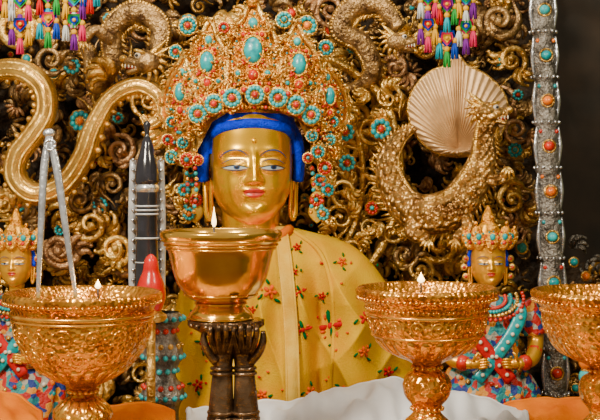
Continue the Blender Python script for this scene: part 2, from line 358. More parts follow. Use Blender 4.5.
def head(mb,cx,cy,y0,s,yaw,skin,detail=1):
    ca,sa=math.cos(yaw),math.sin(yaw); o=L(cx,cy,y0); q=s*F(y0)/100
    def tr(x,d,z):
        x,d,z=np.broadcast_arrays(np.asarray(x,float),d,z)
        return np.stack([o[0]+q*(x*ca+d*sa),o[1]-q*(d*ca-x*sa),o[2]+q*z],-1)
    nr_,nc=int(150*detail),int(150*detail)
    z=np.linspace(-62,100,nr_)[:,None]; t=np.linspace(0,np.pi,nc)[None,:]
    x=np.sign(np.cos(t))*wf(z)*np.abs(np.cos(t))**.9
    mb.grid(tr(x,depth(x,z),z*np.ones_like(x)),skin)
    xb=wf(z)*np.cos(t); mb.grid(tr(xb,-df(z)*1.15*np.sin(t),z*np.ones_like(xb)),skin)
    def patch(xs,top,bot,mat,off=.35,k=5):
        xs=np.asarray(xs); v=np.linspace(0,1,k)[:,None]
        Z=top*(1-v)+bot*v; X=np.broadcast_to(xs,Z.shape); mb.grid(tr(X,depth(X,Z)+off,Z),mat)
    def stroke(pts,w,mat,off=.5):
        Q=cr(pts,8); k=len(Q); ww=w*np.sin(np.linspace(.12,np.pi-.12,k))**.6
        patch(Q[:,0],Q[:,1]+ww/2,Q[:,1]-ww/2,mat,off,3)
    for s_ in(-1,1):
        u=np.linspace(-1,1,25); xs=18*s_+u*13
        top=-1.9+1.8*(1-u**2)**.8; bot=-1.9-2.2*(1-u**2)**.9
        patch(xs,top,bot,'eye_white',.35)
        u=np.linspace(-1,1,11); xs=(18*s_+1)+u*3.0
        patch(xs,-.2*np.ones(11),-2.0-1.6*(1-u**2)**.5,'line_blue',.55); 
        xs=(18*s_+1)+u*1.6; patch(xs,-.3*np.ones(11),-1.8-1.0*(1-u**2)**.5,'line_black',.8)
        stroke([(18*s_-14.5,-2.8),(18*s_-7,-.5),(18*s_,.2),(18*s_+7,-.5),(18*s_+14.5,-2.8)],1.1,'line_black',.8)
        stroke([(18*s_-13,2.0),(18*s_-6,5.6),(18*s_,6.5),(18*s_+6,5.6),(18*s_+13,2.0)],.8,'line_blue',.5)
        stroke([(18*s_-12,-3.8),(18*s_,-5.0),(18*s_+12,-3.8)],.6,'line_blue',.5)
        stroke([(s_*5.5,9),(s_*12,13.8),(s_*20,15.2),(s_*28,12.5),(s_*33,7.5)][::s_],1.4,'line_blue',.5)
        mb.ell(tr(s_*3.6,depth(np.array(s_*3.6),np.array(-18.2))-.3,-18.2),(.9*q,.6*q,.6*q),'lip_dark',8,5)
    u=np.linspace(-1,1,31); xs=u*10.5
    tp=-22.0-1.4*np.abs(u)**1.5-2.0*np.abs(u)**4+.9*np.minimum(1,np.abs(u)*6)-.9; md=-26.3+.5*np.cos(u*6)+1.0*np.abs(u)**2
    patch(xs,tp,md,'lip_red',.35); patch(xs,md,-26.6-4.8*(1-u**2)**.75+1.0*np.abs(u)**2,'lip_red',.35)
    stroke([(-11.5,-24.6),(-5,-26.5),(0,-26.1),(5,-26.5),(11.5,-24.6)],.9,'lip_dark',.6)
    mb.ell(tr(0,depth(np.array(0.),np.array(24.)),24),(2.6*q,1.8*q,2.8*q),skin,12,8)
    for s_ in(-1,1):
        P=tr(*np.array([(s_*a_,d_,z_) for a_,d_,z_ in cr([(39,-2,6),(43,-4,14),(47,-8,12),(48,-9,0),(46,-6,-14),(45,-3,-30),(44.5,-1,-46),(42,0,-53),(39.5,1,-46),(40,2,-28),(40,2,-10)],6)]).T)
        mb.tube(P,np.array([2.2,2.4,2.4,2.4,2.6,2.8,2.8,2.6,2.4,2,1.6])*q,skin,8)
        mb.tube(tr(*np.array([(s_*43,-5,8),(s_*43.5,-5,-8),(s_*42.5,-3,-24)]).T),np.array([2,3,1.5])*q,skin,8)
    return tr,q
BX,BY=251,166
mb=MB()
tr,q=head(mb,BX,BY,0.0,1.0,.12,'gold_face')
z=np.linspace(12,104,30)[:,None]; t=np.linspace(0,2*np.pi,60,endpoint=False)[None,:]
mb.grid(tr((wf(z)+5)*np.cos(t),-7-df(z)*np.sin(t)*1.05,z*np.ones_like(t)),'hair_blue',wrap=True)
hl=cr([(-46,-14),(-47,5),(-43.5,24),(-33,35.5),(-18,39.5),(0,41),(18,39.5),(33,35.5),(43.5,24),(47,5),(46,-14)],10)
hd=np.array([depth(np.array(np.clip(a_,-39,39)),np.array(b_)) for a_,b_ in hl])-3-np.clip(np.abs(hl[:,0])-37,0,20)*.8
mb.tube(tr(hl[:,0],hd,hl[:,1]),np.array([3.5,5,5.6,5.6,5.4,5.4,5.4,5.6,5.6,5,3.5])*q*1.05,'hair_blue',10)
hl2=hl*np.array([1.03,1.16])+np.array([0,2]); mb.tube(tr(hl2[:,0],hd-3,hl2[:,1]),.058,'hair_blue',10)
nk=L(BX,250,0)
mb.lathe([(.30,-.02),(.28,.18),(.30,.45)],(nk[0],.03,nk[2]),'gold_face',40,4)
for dz in(.10,.19): mb.torus((nk[0],.02,nk[2]+dz),.285,.012,'gold_face','z',40)
PY=np.array([226,232,240,252,268,290,320,350,385,420,480,560],float)
RL=np.array([238,226,212,198,188,180,173,168,162,158,150,140],float)
RR=np.array([286,312,345,362,376,391,404,413,420,424,440,460],float)
RD=np.array([.14,.22,.32,.42,.52,.62,.70,.76,.82,.88,.95,1.0])
pyd=np.linspace(226,560,600)
def sm2(v,k=25):
    p=np.interp(pyd,PY,v); pp=np.pad(p,k//2,mode='edge'); return np.convolve(pp,np.ones(k)/k,'valid')
_L,_R,_D=sm2(RL),sm2(RR),sm2(RD)
_L[:25]=np.interp(pyd[:25],PY,RL); _R[:25]=np.interp(pyd[:25],PY,RR)
def ridge(v): return 1-np.abs(np.sin(v))**.8*1.6
def robe_y(px,py):
    px=np.asarray(px,float); py=np.asarray(py,float)
    l=np.interp(py,pyd,_L); r=np.interp(py,pyd,_R); D=np.interp(py,pyd,_D)
    c=(l+r)/2; h=(r-l)/2; u=np.clip((px-c)/h,-1,1)
    base=(1-np.abs(u)**2.2)**(1/2.0)
    a=np.arctan2(px-268,py-130); amp=np.clip((py-236)/70,0.0,1)
    # hanging pleats + diagonal drag folds falling from the shoulder
    dg=(px-300)*.72+(py-240)*.70
    f=.085*ridge(a*13+.8*np.sin(py*.028))+.05*np.sin(a*33+py*.025+1.3*np.sin(px*.03))+.055*ridge(dg*.062+.6*np.sin(px*.05))*np.clip((px-300)/40,0,1)
    arm=.22*np.exp(-((px-(352+.10*(py-300)))/24)**2)*np.clip((py-255)/50,0,1)-.20*np.exp(-((px-(320+.02*(py-300)))/11)**2)*np.clip((py-262)/50,0,1)
    return .12-D*base-(f*amp+arm)*base**.5
rows=np.linspace(226,560,240)[:,None]; tt=np.linspace(0,np.pi,320)[None,:]
l=np.interp(rows,pyd,_L); r=np.interp(rows,pyd,_R); X=(l+r)/2-(r-l)/2*np.cos(tt); YY=rows*np.ones_like(X)
mb.grid(LA(X,YY,robe_y(X,YY)),'robe_yellow')
mb.grid(LA(X,YY,.12+.45*np.sin(tt)*np.ones_like(X)),'robe_yellow')
def rpatch(pts_l,pts_r,mat,off=.02,k=6):
    A=cr(pts_l,12);B=cr(pts_r,12); v=np.linspace(0,1,k)[None,:,None]
    Q=A[:,None]*(1-v)+B[:,None]*v; b=np.sin(np.pi*np.linspace(0,1,k))[None,:]*.02
    mb.grid(LA(Q[...,0],Q[...,1],robe_y(Q[...,0],Q[...,1])-off-b),mat)
    mb.tube(LA(A[:,0],A[:,1],robe_y(A[:,0],A[:,1])-off),.012,mat,6); mb.tube(LA(B[:,0],B[:,1],robe_y(B[:,0],B[:,1])-off),.012,mat,6)
rpatch([(276,226),(279,260),(283,300),(286,350),(287,430)],[(286,226),(291,260),(295,300),(298,350),(300,430)],'robe_lining',.05)
rpatch([(232,228),(226,260),(222,300),(224,350),(224,430)],[(240,226),(240,260),(238,300),(240,350),(240,430)],'robe_lining',.05)
P=cr([(232,236),(240,240),(256,244),(274,240),(290,229)],8)
mb.tube(LA(P[:,0],P[:,1],robe_y(P[:,0],P[:,1])-.04),.05,'robe_orange',8)
P=cr([(290,229),(318,250),(330,280),(334,320),(332,370),(330,430)],8)
mb.tube(LA(P[:,0],P[:,1],robe_y(P[:,0],P[:,1])-.01),.022,'robe_yellow',8)
def dab(px,py,rx,rz,mat,rot=0,off=.012):
    y=float(robe_y(px,py)); qf=F(y)/100
    mb.ell(L(px,py,y-off),(rx*qf,.022,rz*qf),mat,10,5,rot=rot)
def flower(px,py,s,pet='thread_red',cen='thread_orange',lf='thread_green',rot=0):
    for i in range(5):
        a=rot+i*2*math.pi/5; dab(px+math.cos(a)*s*.55,py-math.sin(a)*s*.55,s*.42,s*.26,pet,a)
    dab(px,py,s*.25,s*.25,cen,0,.028)
    for a in(rot+.6,rot+2.4,rot+4.2): dab(px+math.cos(a)*s*1.35,py-math.sin(a)*s*1.35,s*.5,s*.2,lf,a+.4)
def cross(px,py,s,rot=.3):
    for i in range(4):
        a=rot+i*math.pi/2; m='thread_green' if i%2 else 'thread_red'
        dab(px+math.cos(a)*s*.7,py-math.sin(a)*s*.7,s*.6,s*.22,m,a); dab(px+math.cos(a+.4)*s*.8,py-math.sin(a+.4)*s*.8,s*.25,s*.12,'thread_orange',a)
    dab(px,py,s*.28,s*.28,'thread_red',0,.03)
for a_,b_,s_ in [(270,292,9),(297,247,5),(294,272,5),(342,262,6),(365,318,8),(364,352,7),(311,392,7),(345,392,8),(390,330,6),(388,372,7),(255,345,8),(262,395,7),(205,345,7),(198,385,7),(322,296,5),(390,298,5),(252,310,5),(402,400,6)]:
    flower(a_,b_,s_*.9,random.choice(['thread_red','thread_red','thread_orange']),rot=random.random()*3)
for a_,b_,s_ in [(331,326,13),(303,330,8),(300,292,6),(196,318,8),(376,392,9)]: cross(a_,b_,s_,random.uniform(0,.6))
for i in range(60):
    a_,b_=random.uniform(190,400),random.uniform(262,415)
    dab(a_,b_,1.8,1.1,random.choice(['thread_orange','thread_orange','thread_red','thread_green']),random.random()*3)
mb.build('buddha_statue',zmin=ZP+.002)

# ---------------------------------------------------------------- crown
mb=MB()
def cyy(px,py,off=0):
    dx=(np.asarray(px,float)-255)/100; return .57-np.sqrt(np.maximum(1.02**2-dx**2,.01))-off+.0012*(110-np.asarray(py,float))
def cL(px,py,off=0): return L(px,py,float(cyy(px,py,off)))
def cbead(px,py,r,mat,off=.03): mb.ell(cL(px,py,off),r/100,mat,7,5)
def ccab(px,py,rx,rz,mat,off=.05):
    c=cL(px,py,off); mb.torus(c,rx/100*1.1,.014,'crown_gold',n=16,m=5,rz=rz/100*1.1); mb.ell(c,(rx/100,.05,rz/100),mat,12,7)
def cros(px,py,r,ring='turquoise',cen='coral',off=.05,k=10):
    c=cL(px,py,off); mb.ell(c+np.array([0,.03,0]),(r/100*1.15,.05,r/100*1.15),'crown_gold',14,6)
    for i in range(k):
        a=2*math.pi*i/k; mb.ell(c+np.array([math.cos(a)*r*.72/100,-.02,math.sin(a)*r*.72/100]),(r*.26/100,.03,r*.26/100),ring,7,5)
    mb.torus(c+np.array([0,-.01,0]),r*.98/100,.010,'gold_bright',n=18,m=5)
    mb.ell(c+np.array([0,-.05,0]),(r*.36/100,.04,r*.36/100),cen,8,6)
def cstring(pts,r,mats,step=1.9,off=.04):
    P=cr(pts,20); d=np.r_[0,np.cumsum(np.linalg.norm(np.diff(P,axis=0),axis=1))]; k=max(2,int(d[-1]/(r*step)))
    for i,t in enumerate(np.linspace(0,d[-1],k)): cbead(np.interp(t,d,P[:,0]),np.interp(t,d,P[:,1]),r,mats[i%len(mats)],off)
xs=np.linspace(166,342,120)
top=np.interp(xs,[166,172,178,190,196,206,216,226,236,252,268,278,288,298,308,318,328,336,342],[125,76,56,70,46,26,42,36,20,3,20,36,42,28,46,70,62,86,120])
bot=np.interp(xs,[166,185,200,212,232,255,278,298,310,325,342],[160,168,146,122,110,107,110,120,144,166,155])
v=np.linspace(0,1,30)[:,None]; PYp=top*(1-v)+bot*v; PXp=xs*np.ones_like(v)
mb.grid(LA(PXp,PYp,cyy(PXp,PYp,-.05)),'gold_mid'); mb.grid(LA(PXp,PYp,cyy(PXp,PYp,-.12)),'gold_mid')
def leaf(cx,cy,w,h,lean=0,big='turquoise'):
    O=np.array([(0,.5),(-.42,.42),(-.52,.1),(-.36,-.2),(-.2,-.34),(0,-.56),(.2,-.34),(.36,-.2),(.52,.1),(.42,.42),(0,.5)])
    pts=[(cx+a*w+lean*(-b)*h,cy+b*h) for a,b in O]
    Q=cr(pts,6); v=np.linspace(0,1,6)[:,None,None]; C=np.array([cx,cy]); G=C+(Q[None]-C)*v
    bul=.06*(1-np.linspace(0,1,6)**2)[:,None]*np.ones((1,len(Q)))
    mb.grid(LA(G[...,0],G[...,1],cyy(G[...,0],G[...,1],0)-bul-.0),'crown_gold')
    cstring(pts,1.9,['crown_gold','coral','crown_gold'],1.9,.03)
    P=cr(pts,6); mb.tube(np.array([cL(a_,b_,.04) for a_,b_ in P]),.026,'gold_bright',6)
    for j in range(4,len(P)-4,4):
        dx_,dz_=P[j]-np.array([cx,cy]); an=math.atan2(-dz_,dx_)
        frond(mb,P[j][0],P[j][1],float(cyy(P[j][0],P[j][1],-.01)),7.5,'gold_bright',an,1 if dx_<0 else -1,3)
    inner=[(cx+a*w*.74+lean*(-b)*h*.74,cy+b*h*.74) for a,b in O]; cstring(inner,1.3,['turquoise','crown_gold'],2.6,.06)
    ccab(cx,cy+h*.0,w*.17,h*.14,big,.10); ccab(cx+lean*h*.3,cy-h*.3,w*.09,h*.06,'turq_pale',.08); ccab(cx,cy+h*.28,w*.10,h*.06,'coral',.08)
    for s in(-1,1):
        spiral(mb,cx+s*w*.27,cy+h*.02,float(cyy(cx+s*w*.27,cy,.04)),w*.13,'gold_bright',1.3,1.5,s,.2,.03)
        ccab(cx+s*w*.27,cy+h*.26,w*.06,w*.06,'turquoise',.07); ccab(cx+s*w*.17,cy-h*.17,w*.05,w*.05,'coral',.07)
        for j in range(3): cbead(cx+s*w*(.13+.05*j),cy+h*(.13+.02*j),1.6,'coral',.08)
    for i in range(10):
        a=i*math.pi/5; cbead(cx+math.cos(a)*w*.23,cy+math.sin(a)*h*.19,1.5,'coral',.09)
leaf(180,92,32,66,.12); leaf(330,96,30,62,-.12)
leaf(207,62,42,74,.08); leaf(299,64,42,74,-.08)
leaf(253,50,54,90,0)
cros(188,26,9); cros(284,20,8,'turq_pale','turquoise'); cros(307,26,10,'turquoise','amber'); cros(224,28,6,'coral','turquoise'); cros(326,48,8,'turquoise','coral'); cros(176,52,7,'turquoise','coral')
mb.tube([L(252,6,-.4),L(252,-6,-.38),L(252,-18,-.36)],[.05,.04,.01],'crown_gold',10)
for k,(dy,r,ms) in enumerate([(0,2.2,['coral','crown_gold']),(6,1.6,['crown_gold','turquoise','crown_gold']),(24,2.0,['coral','crown_gold','crown_gold'])]):
    cstring([(176,130+dy*.8),(192,104+dy),(212,91+dy),(234,85+dy),(255,83+dy),(278,85+dy),(299,92+dy),(318,106+dy),(332,130+dy*.8)],r,ms,1.9,.06)
for a_,b_ in [(198,114),(214,104),(232,98),(255,95),(278,98),(296,105),(311,115)]:
    cros(a_,b_,9.5,'turq_pale','coral',.10,11)
for a_,b_ in [(206,100),(223,93),(244,90),(267,90),(288,94),(304,102)]: ccab(a_,b_,3,3,'coral',.12)
for a_,b_,r in [(172,157,7),(187,160,7),(198,160,5),(168,140,6),(183,143,6),(312,136,6),(318,152,7),(325,168,7),(330,140,6),(308,158,5),(172,122,6),(333,122,6)]:
    cros(a_,b_,r,random.choice(['turquoise','turq_pale','coral']),random.choice(['coral','amber','turquoise']))
for x0 in(186,195,312,322):
    for j in range(9): cbead(x0+math.sin(j*.5)*1.5,168+j*5.5,2.2,['coral','turquoise','crown_gold'][j%3],.0)
for i in range(420):
    a_=random.uniform(170,338); t_=np.interp(a_,xs,top)+5; b2=np.interp(a_,xs,bot)-3; b_=random.uniform(t_,b2)
    r=random.random()
    if r<.66: frond(mb,a_,b_,float(cyy(a_,b_,-.01)),random.uniform(5,8),random.choice(['gold_bright','crown_gold']),random.random()*6,random.choice([-1,1]),3)
    elif r<.75: cbead(a_,b_,random.uniform(1.3,2.2),'coral',.03)
    elif r<.86: cbead(a_,b_,random.uniform(1.5,2.8),random.choice(['turquoise','turquoise','turq_pale']),.03)
    else: cbead(a_,b_,2,'crown_gold',.03)
mb.build('jewelled_buddha_crown')

mb=MB()
for s,cx in((-1,192),(1,320)):
    for i,(dx,py) in enumerate([(0,180),(-4*s,200),(3*s,214),(s*8,190)]):
        rosette(mb,cx+dx,py,.2,7,['turquoise','coral','turq_pale'][i%3],['coral','turquoise','amber'][i%3])
    for i in range(5): frond(mb,cx+s*6+3*math.sin(i*2),178+i*9,.3,11,'gold_bright',i*1.1,s,4)
    P=cr([L(cx-s*8,178,.2),L(cx-s*2,196,.2),L(cx-s*7,212,.2),L(cx-s*1,222,.2)],8); mb.tube(P,[.03,.045,.05,.03],'robe_lining',8,.4)
mb.build('jewelled_ear_pendants')

# ---------------------------------------------------------------- attendants
def attendant(name,cx,cy,y0,s,yaw):
    mb=MB(); tr,q=head(mb,cx,cy,y0,s,yaw,'gold_skin_small',detail=.5)
    def T(x,d,z): return tr(np.array(float(x)),np.array(float(d)),np.array(float(z)))
    for zz_,w_ in((44,46),(52,48)):
        t=np.linspace(0,2*np.pi,40); mb.tube(tr(w_*np.cos(t),(w_-4)*np.sin(t),zz_+0*t),3*q,'crown_gold',6)
    hl=cr([(-45,-10),(-44,20),(-30,34),(0,38),(30,34),(44,20),(45,-10)],6); mb.tube(tr(hl[:,0],np.clip(34-np.abs(hl[:,0])*.8,-5,34),hl[:,1]),4.5*q,'hair_blue',8)
    for a,h in((-1.15,42),(-.6,56),(0,72),(.6,56),(1.15,42)):
        cxx,dd=math.sin(a)*50,math.cos(a)*46
        for j,(wj,zj) in enumerate(((15,46),(18,58),(13,46+h*.5),(5,46+h*.85))):
            mb.ell(T(cxx*(1+.1*j),dd,zj),(wj*q,6*q,wj*q*1.1),'crown_gold',12,7)
        mb.ell(T(cxx*1.1,dd+7,62),(7*q,4*q,8*q),'turquoise',9,6); mb.ell(T(cxx*1.05,dd+6,48),(5*q,4*q,5*q),'coral',9,6)
        for k in range(9):
            b_=k*.7; mb.ell(T(cxx*1.1+math.cos(b_)*15,dd+4,60+math.sin(b_)*15),(2.6*q,2.6*q,2.6*q),random.choice(['coral','turquoise','gold_bright']),6,4)
    mb.tube([T(0,0,70),T(0,0,110),T(0,0,135)],[22*q,14*q,3*q],'crown_gold',12)
    for s_ in(-1,1):
        for (x_,z_) in((54,8),(58,-12),(54,-34)): 
            c=T(s_*x_,0,z_); mb.ell(c,(9*q,5*q,9*q),'gold_bright',10,6); mb.ell(c+np.array([0,-5*q,0]),(4*q,3*q,4*q),'coral',8,5)
    rws=[(-55,20,18),(-75,22,20),(-88,70,34),(-110,88,42),(-150,80,48),(-200,70,50),(-250,88,62),(-300,118,80),(-350,125,90),(-420,125,90)]
    Q=cr(rws,6); tt=np.linspace(0,2*np.pi,60,endpoint=False)[None]
    X=Q[:,1][:,None]*np.cos(tt); D=Q[:,2][:,None]*np.sin(tt); Z=Q[:,0][:,None]*np.ones_like(X)
    fold=1+.05*np.sin(tt*13+Z*.04)*np.clip((-Z-90)/60,0,1)
    G=tr(X*fold,D*fold-6,Z); mb.grid(G[:8],'gold_skin_small',wrap=True); mb.grid(G[7:],'brocade',wrap=True)
    for k_,(rr_,m_) in enumerate(((34,'coral'),(46,'turquoise'),(60,'gold_bright'),(74,'coral'))):
        for j in range(24):
            a=-.3+j/23*(math.pi+.6); c=T(math.cos(a)*rr_,38+4*k_+8*math.sin(a),-84-math.sin(a)*rr_*.65); mb.ell(c,5*q,m_,6,5)
    for s_ in(-1,1):
        P=tr(*cr([(s_*60,36,-86),(s_*66,52,-120),(s_*40,62,-170),(s_*5,66,-215),(-s_*40,74,-270)],8).T); mb.tube(P,[10*q,16*q,16*q,16*q,14*q],['silk_red','turquoise'][s_>0],10,.35)
        for p in P[::3]: mb.ell(p+np.array([0,-.035,0]),5*q,'pearl',7,5)
        A=cr([(s_*82,0,-96),(s_*104,4,-140),(s_*112,10,-190),(s_*92,50,-225),(s_*52,78,-232)],8)
        mb.tube(tr(*A.T),np.array([24,22,19,17,11])*q,'gold_skin_small',14)
        mb.tube(tr(*A[:14].T),np.array([30,29,27])*q,'brocade',14)
        for k_ in (20,28): mb.ell(tr(*A[k_]),(19*q,19*q,19*q),'coral',10,6)
        h=A[-1]; mb.ell(T(h[0]-s_*6,h[1]+2,h[2]+2),(15*q,9*q,12*q),'gold_skin_small',12,8)
        for j in range(4):
            Lh=24-3*abs(j-1.3); P=cr([(h[0]-s_*14,h[1]+4,h[2]+10-6*j),(h[0]-s_*(14+Lh*.6),h[1]+10,h[2]+13-6*j),(h[0]-s_*(14+Lh),h[1]+5,h[2]+12-6*j)],4)
            mb.tube(tr(*P.T),np.array([4,3.5,2.4])*q,'gold_skin_small',7)
        P=cr([(h[0],h[1]+6,h[2]+8),(h[0]-s_*6,h[1]+12,h[2]+22),(h[0]-s_*12,h[1]+10,h[2]+30)],4); mb.tube(tr(*P.T),np.array([4.5,4,2.6])*q,'gold_skin_small',7)
    for i in range(50):
        a=random.uniform(.5,2.6); zz_=random.uniform(-330,-100); w=np.interp(-zz_,-Q[:,0],Q[:,1]); dd=np.interp(-zz_,-Q[:,0],Q[:,2])
        mb.ell(T(math.cos(a)*w,math.sin(a)*dd-2,zz_),random.uniform(4,7)*q,random.choice(['turquoise','coral','pearl','amber','gold_bright']),7,5)
    return mb.build(name,zmin=ZP+.002)
attendant('attendant_bodhisattva_statue',488,262,-.1,.42,.05)
attendant('attendant_bodhisattva_statue',16,262,.25,.40,-.05)

# ---------------------------------------------------------------- right pillar
def stud_pillar(name,p0,p1,r,y):
    mb=MB(); a=L(*p0,y); b_=L(*p1,y); n=120; t=np.linspace(0,1,n)
    b_[2]=ZP+.01
    C=a+(b_-a)*t[:,None]; seg=(t*11)%1; prof=r/100*np.where((seg<.10),1.18,np.where(seg<.16,.84,1.0))
    ang=np.linspace(0,2*np.pi,24,endpoint=False)
    G=np.stack([C[:,0][:,None]+prof[:,None]*np.cos(ang),C[:,1][:,None]+prof[:,None]*np.sin(ang),C[:,2][:,None]*np.ones(24)],-1)
    mb.grid(G,'silver_dark',wrap=True,caps=True)
    for i in range(11):
        c=a+(b_-a)*((i+.58)/11); k=r/100
        mb.ell(c+np.array([.0,-k,0]),(k*.48,.05,k*.42),['amber','turquoise','coral','turq_pale','amber'][(i*3)%5],10,6)
        mb.torus(c+np.array([.0,-k*.95,0]),k*.55,.012,'gold_mid',n=14,m=5)
        for s in(-1,1):
            mb.ell(c+np.array([s*k*.7,-k*.7,.15]),.022,['turquoise','coral','amber'][i%3],7,5)
            mb.tube(cr([c+np.array([s*k*.95,-.03,-.2]),c+np.array([s*k*1.1,-.03,0]),c+np.array([s*k*.95,-.03,.2])],6),[.012,.025,.012],'silver',6)
        c2=a+(b_-a)*((i+.05)/11)
        for j in range(12):
            an=j*math.pi/6; mb.ell(c2+np.array([math.cos(an)*k*1.18,math.sin(an)*k*1.18,0]),.018,'silver',6,4)
    return mb.build(name)
stud_pillar('silver_inlaid_pillar',(540,-60),(557,470),11.5,.25)
mb=MB()
for i in range(75):
    a_=random.uniform(566,645); b_=random.uniform(250,430)
    mt=random.choice(['bronze','bronze_pink','silver_dark','gold_mid']); 
    frond(mb,a_,b_,1.2,random.uniform(10,18),mt,random.random()*6,random.choice([-1,1]),4)
for i in range(12): cab(mb,575+12*(i%3)+random.uniform(-3,3),262+14*i,.95,4,4,['turquoise','amber','coral'][i%3],'gold_mid')
gx,gz=np.meshgrid(np.linspace(562,690,20),np.linspace(262,470,20)); mb.grid(LA(gx,gz,1.6+0*gx),'recess_shade')
mb.build('carved_side_screen')
mb=MB()
for i,(b_,m_,r_) in enumerate([(348,'turquoise',8),(362,'amber',9),(377,'turq_pale',9),(392,'coral',8),(405,'turquoise',9),(420,'amber',9),(436,'coral',9),(450,'turquoise',9)]):
    c=L(588,b_,-.6); mb.ell(c,r_/100,m_,16,10); mb.torus(c-np.array([0,0,.075]),.05,.02,'gold_mid','z')
e=L(588,470,-.6); e[2]=ZP+.01
mb.tube([L(588,340,-.6),e],.025,'gold_mid',8)
mb.build('gemstone_bead_column',zmin=ZP+.002)

# ---------------------------------------------------------------- left pole, red drop
mb=MB()
y=-.9; q=F(y)/100; c=L(147,470,y); 
def cz(py): return (470-py)*q
for dx in(-14,14):
    mb.tube(cr([L(147+dx,160,y+.1),L(147+dx*1.05,220,y+.1),L(147+dx,300,y+.1)],8),[.03,.04,.04],'white_enamel',12)
mb.lathe([(.0,cz(120)),(.035,cz(124)),(.02,cz(134)),(.05,cz(142)),(.07,cz(152)),(.10,cz(165)),(.115,cz(180)),(.10,cz(185))],c,'black_gloss',32,3)
mb.lathe([(.10,cz(184)),(.115,cz(188)),(.10,cz(192))],c,'silver',32,3)
mb.lathe([(.10,cz(190)),(.095,cz(215)),(.10,cz(240)),(.11,cz(262)),(.12,cz(300)),(.09,cz(312))],c,'black_gloss',32,2)
for p_ in(206,210,214,238,262): mb.torus(c+np.array([0,0,cz(p_)]),.103,.010,'white_enamel','z',30)
for p_ in np.arange(160,300,10):
    for dx in(-14,14): mb.ell(L(147+dx,p_,y+.04),.018,'silver',7,5)
lp=[(.15,cz(312)),(.19,cz(318)),(.15,cz(325)),(.12,cz(332)),(.17,cz(345)),(.19,cz(356)),(.14,cz(366)),(.12,cz(376)),(.18,cz(386)),(.2,cz(396)),(.15,cz(408)),(.16,cz(425)),(.24,cz(450)),(.26,cz(483))]
c2=L(163,470,y); mb.lathe(lp,c2,'silver_dark',40,4)
for p_,m_,n_ in((318,'turquoise',14),(345,'gold_mid',12),(356,'turquoise',14),(386,'coral',12),(396,'turquoise',14),(330,'coral',10),(370,'turq_pale',11)):
    R=np.interp(p_,[312,318,325,332,345,356,366,376,386,396,408],[.15,.19,.15,.12,.17,.19,.14,.12,.18,.2,.15])
    for j in range(n_):
        a=2*math.pi*j/n_; mb.ell(c2+np.array([math.cos(a)*R,math.sin(a)*R,cz(p_)]),.028,m_,8,5)
mb.build('ritual_standard_pole',zmin=ZP+.002)
mb=MB(); y=-1.3; c=L(151,312,y); q=F(y)/100
k=q/.01
mb.lathe([(.02*k,-.02*k),(.09*k,.0),(.13*k,.08*k),(.15*k,.17*k),(.13*k,.29*k),(.085*k,.40*k),(.075*k,.46*k),(.06*k,.53*k),(.02*k,.575*k),(.0,.58*k)],c,'red_gloss',36,5)
mb.lathe([(.0,-.1),(.12,-.08),(.14,-.03),(.1,.0),(.08,.03)],c,'gold_mid',30,3)
mb.tube([c+np.array([0,0,-.08]),np.array([c[0],c[1],ZP+.01])],.04,'gold_mid',12)
mb.build('red_lotus_bud_finial',zmin=ZP+.002)

# ---------------------------------------------------------------- bowls
def flame_at(parent,px,py,y,h,w):
    mb=MB(); c=L(px,py,y); q=F(y)/100; h=h*q; w=w*q
    mb.lathe([(0,0),(w*.7,h*.12),(w,h*.28),(w*.7,h*.5),(w*.3,h*.75),(0,h)],c,'flame',16,4)
    mb.tube([c-np.array([0,0,.14]),c+np.array([0,0,.02])],.006,'line_black',6)
    mb.build('flame',parent)
    ld=bpy.data.lights.new('lamp_flame_light','POINT'); ld.energy=4; ld.color=(1,.6,.25); ld.shadow_soft_size=.05
    lo=bpy.data.objects.new('flame_light',ld); bpy.context.collection.objects.link(lo); lo.parent=parent
    p=c+np.array([0,-.03,h*1.3]); lo.location=p-np.array(parent.location)
def bowl(name,cx,y,prof,mat,wax,flame,deco):
    q=F(y)/100; x0=L(cx,0,y)[0]; zf=lambda py: L(cx,py,y)[2]
    mb=MB(); base=np.array([x0,y,0.])
    P=[(r*q,zf(py)) for r,py in prof]
    Q=cr(P,5); last=Q[-1]
    mb.lathe(Q,base,mat,96)
    zb=last[1]; fr=last[0]
    mb.lathe([(fr,zb),(fr*1.15,zb-(zb-Z0)*.3),(fr*1.7,zb-(zb-Z0)*.6),(fr*2.2,Z0+.03),(fr*2.25,Z0+.002),(0,Z0+.002)],base,mat,64,4)
    r0,p0=prof[0]
    mb.lathe([(r0*q,zf(p0)),(r0*q*.97,zf(p0-.5)),(r0*q*.93,zf(p0+1)),(r0*q*.87,zf(p0+8)),(r0*q*.80,zf(p0+wax+6))],base,mat,96,3)
    mb.lathe([(r0*q*.84,zf(p0+wax)),(r0*q*.4,zf(p0+wax)+.01),(0,zf(p0+wax)+.015)],base,'butter',60)
    deco(mb,base,q,zf,prof)
    o=mb.build(name)
    flame_at(o,*flame)
    return o
def rad_at(prof,py):
    a=np.array(prof); return np.interp(py,a[:,1],a[:,0])
def beads(mb,base,q,zf,R,py,r,n,mat):
    for j in range(n):
        a=2*math.pi*j/n; mb.ell(np.array([base[0]+R*q*math.cos(a),base[1]+R*q*math.sin(a),zf(py)]),r*q,mat,6,5)
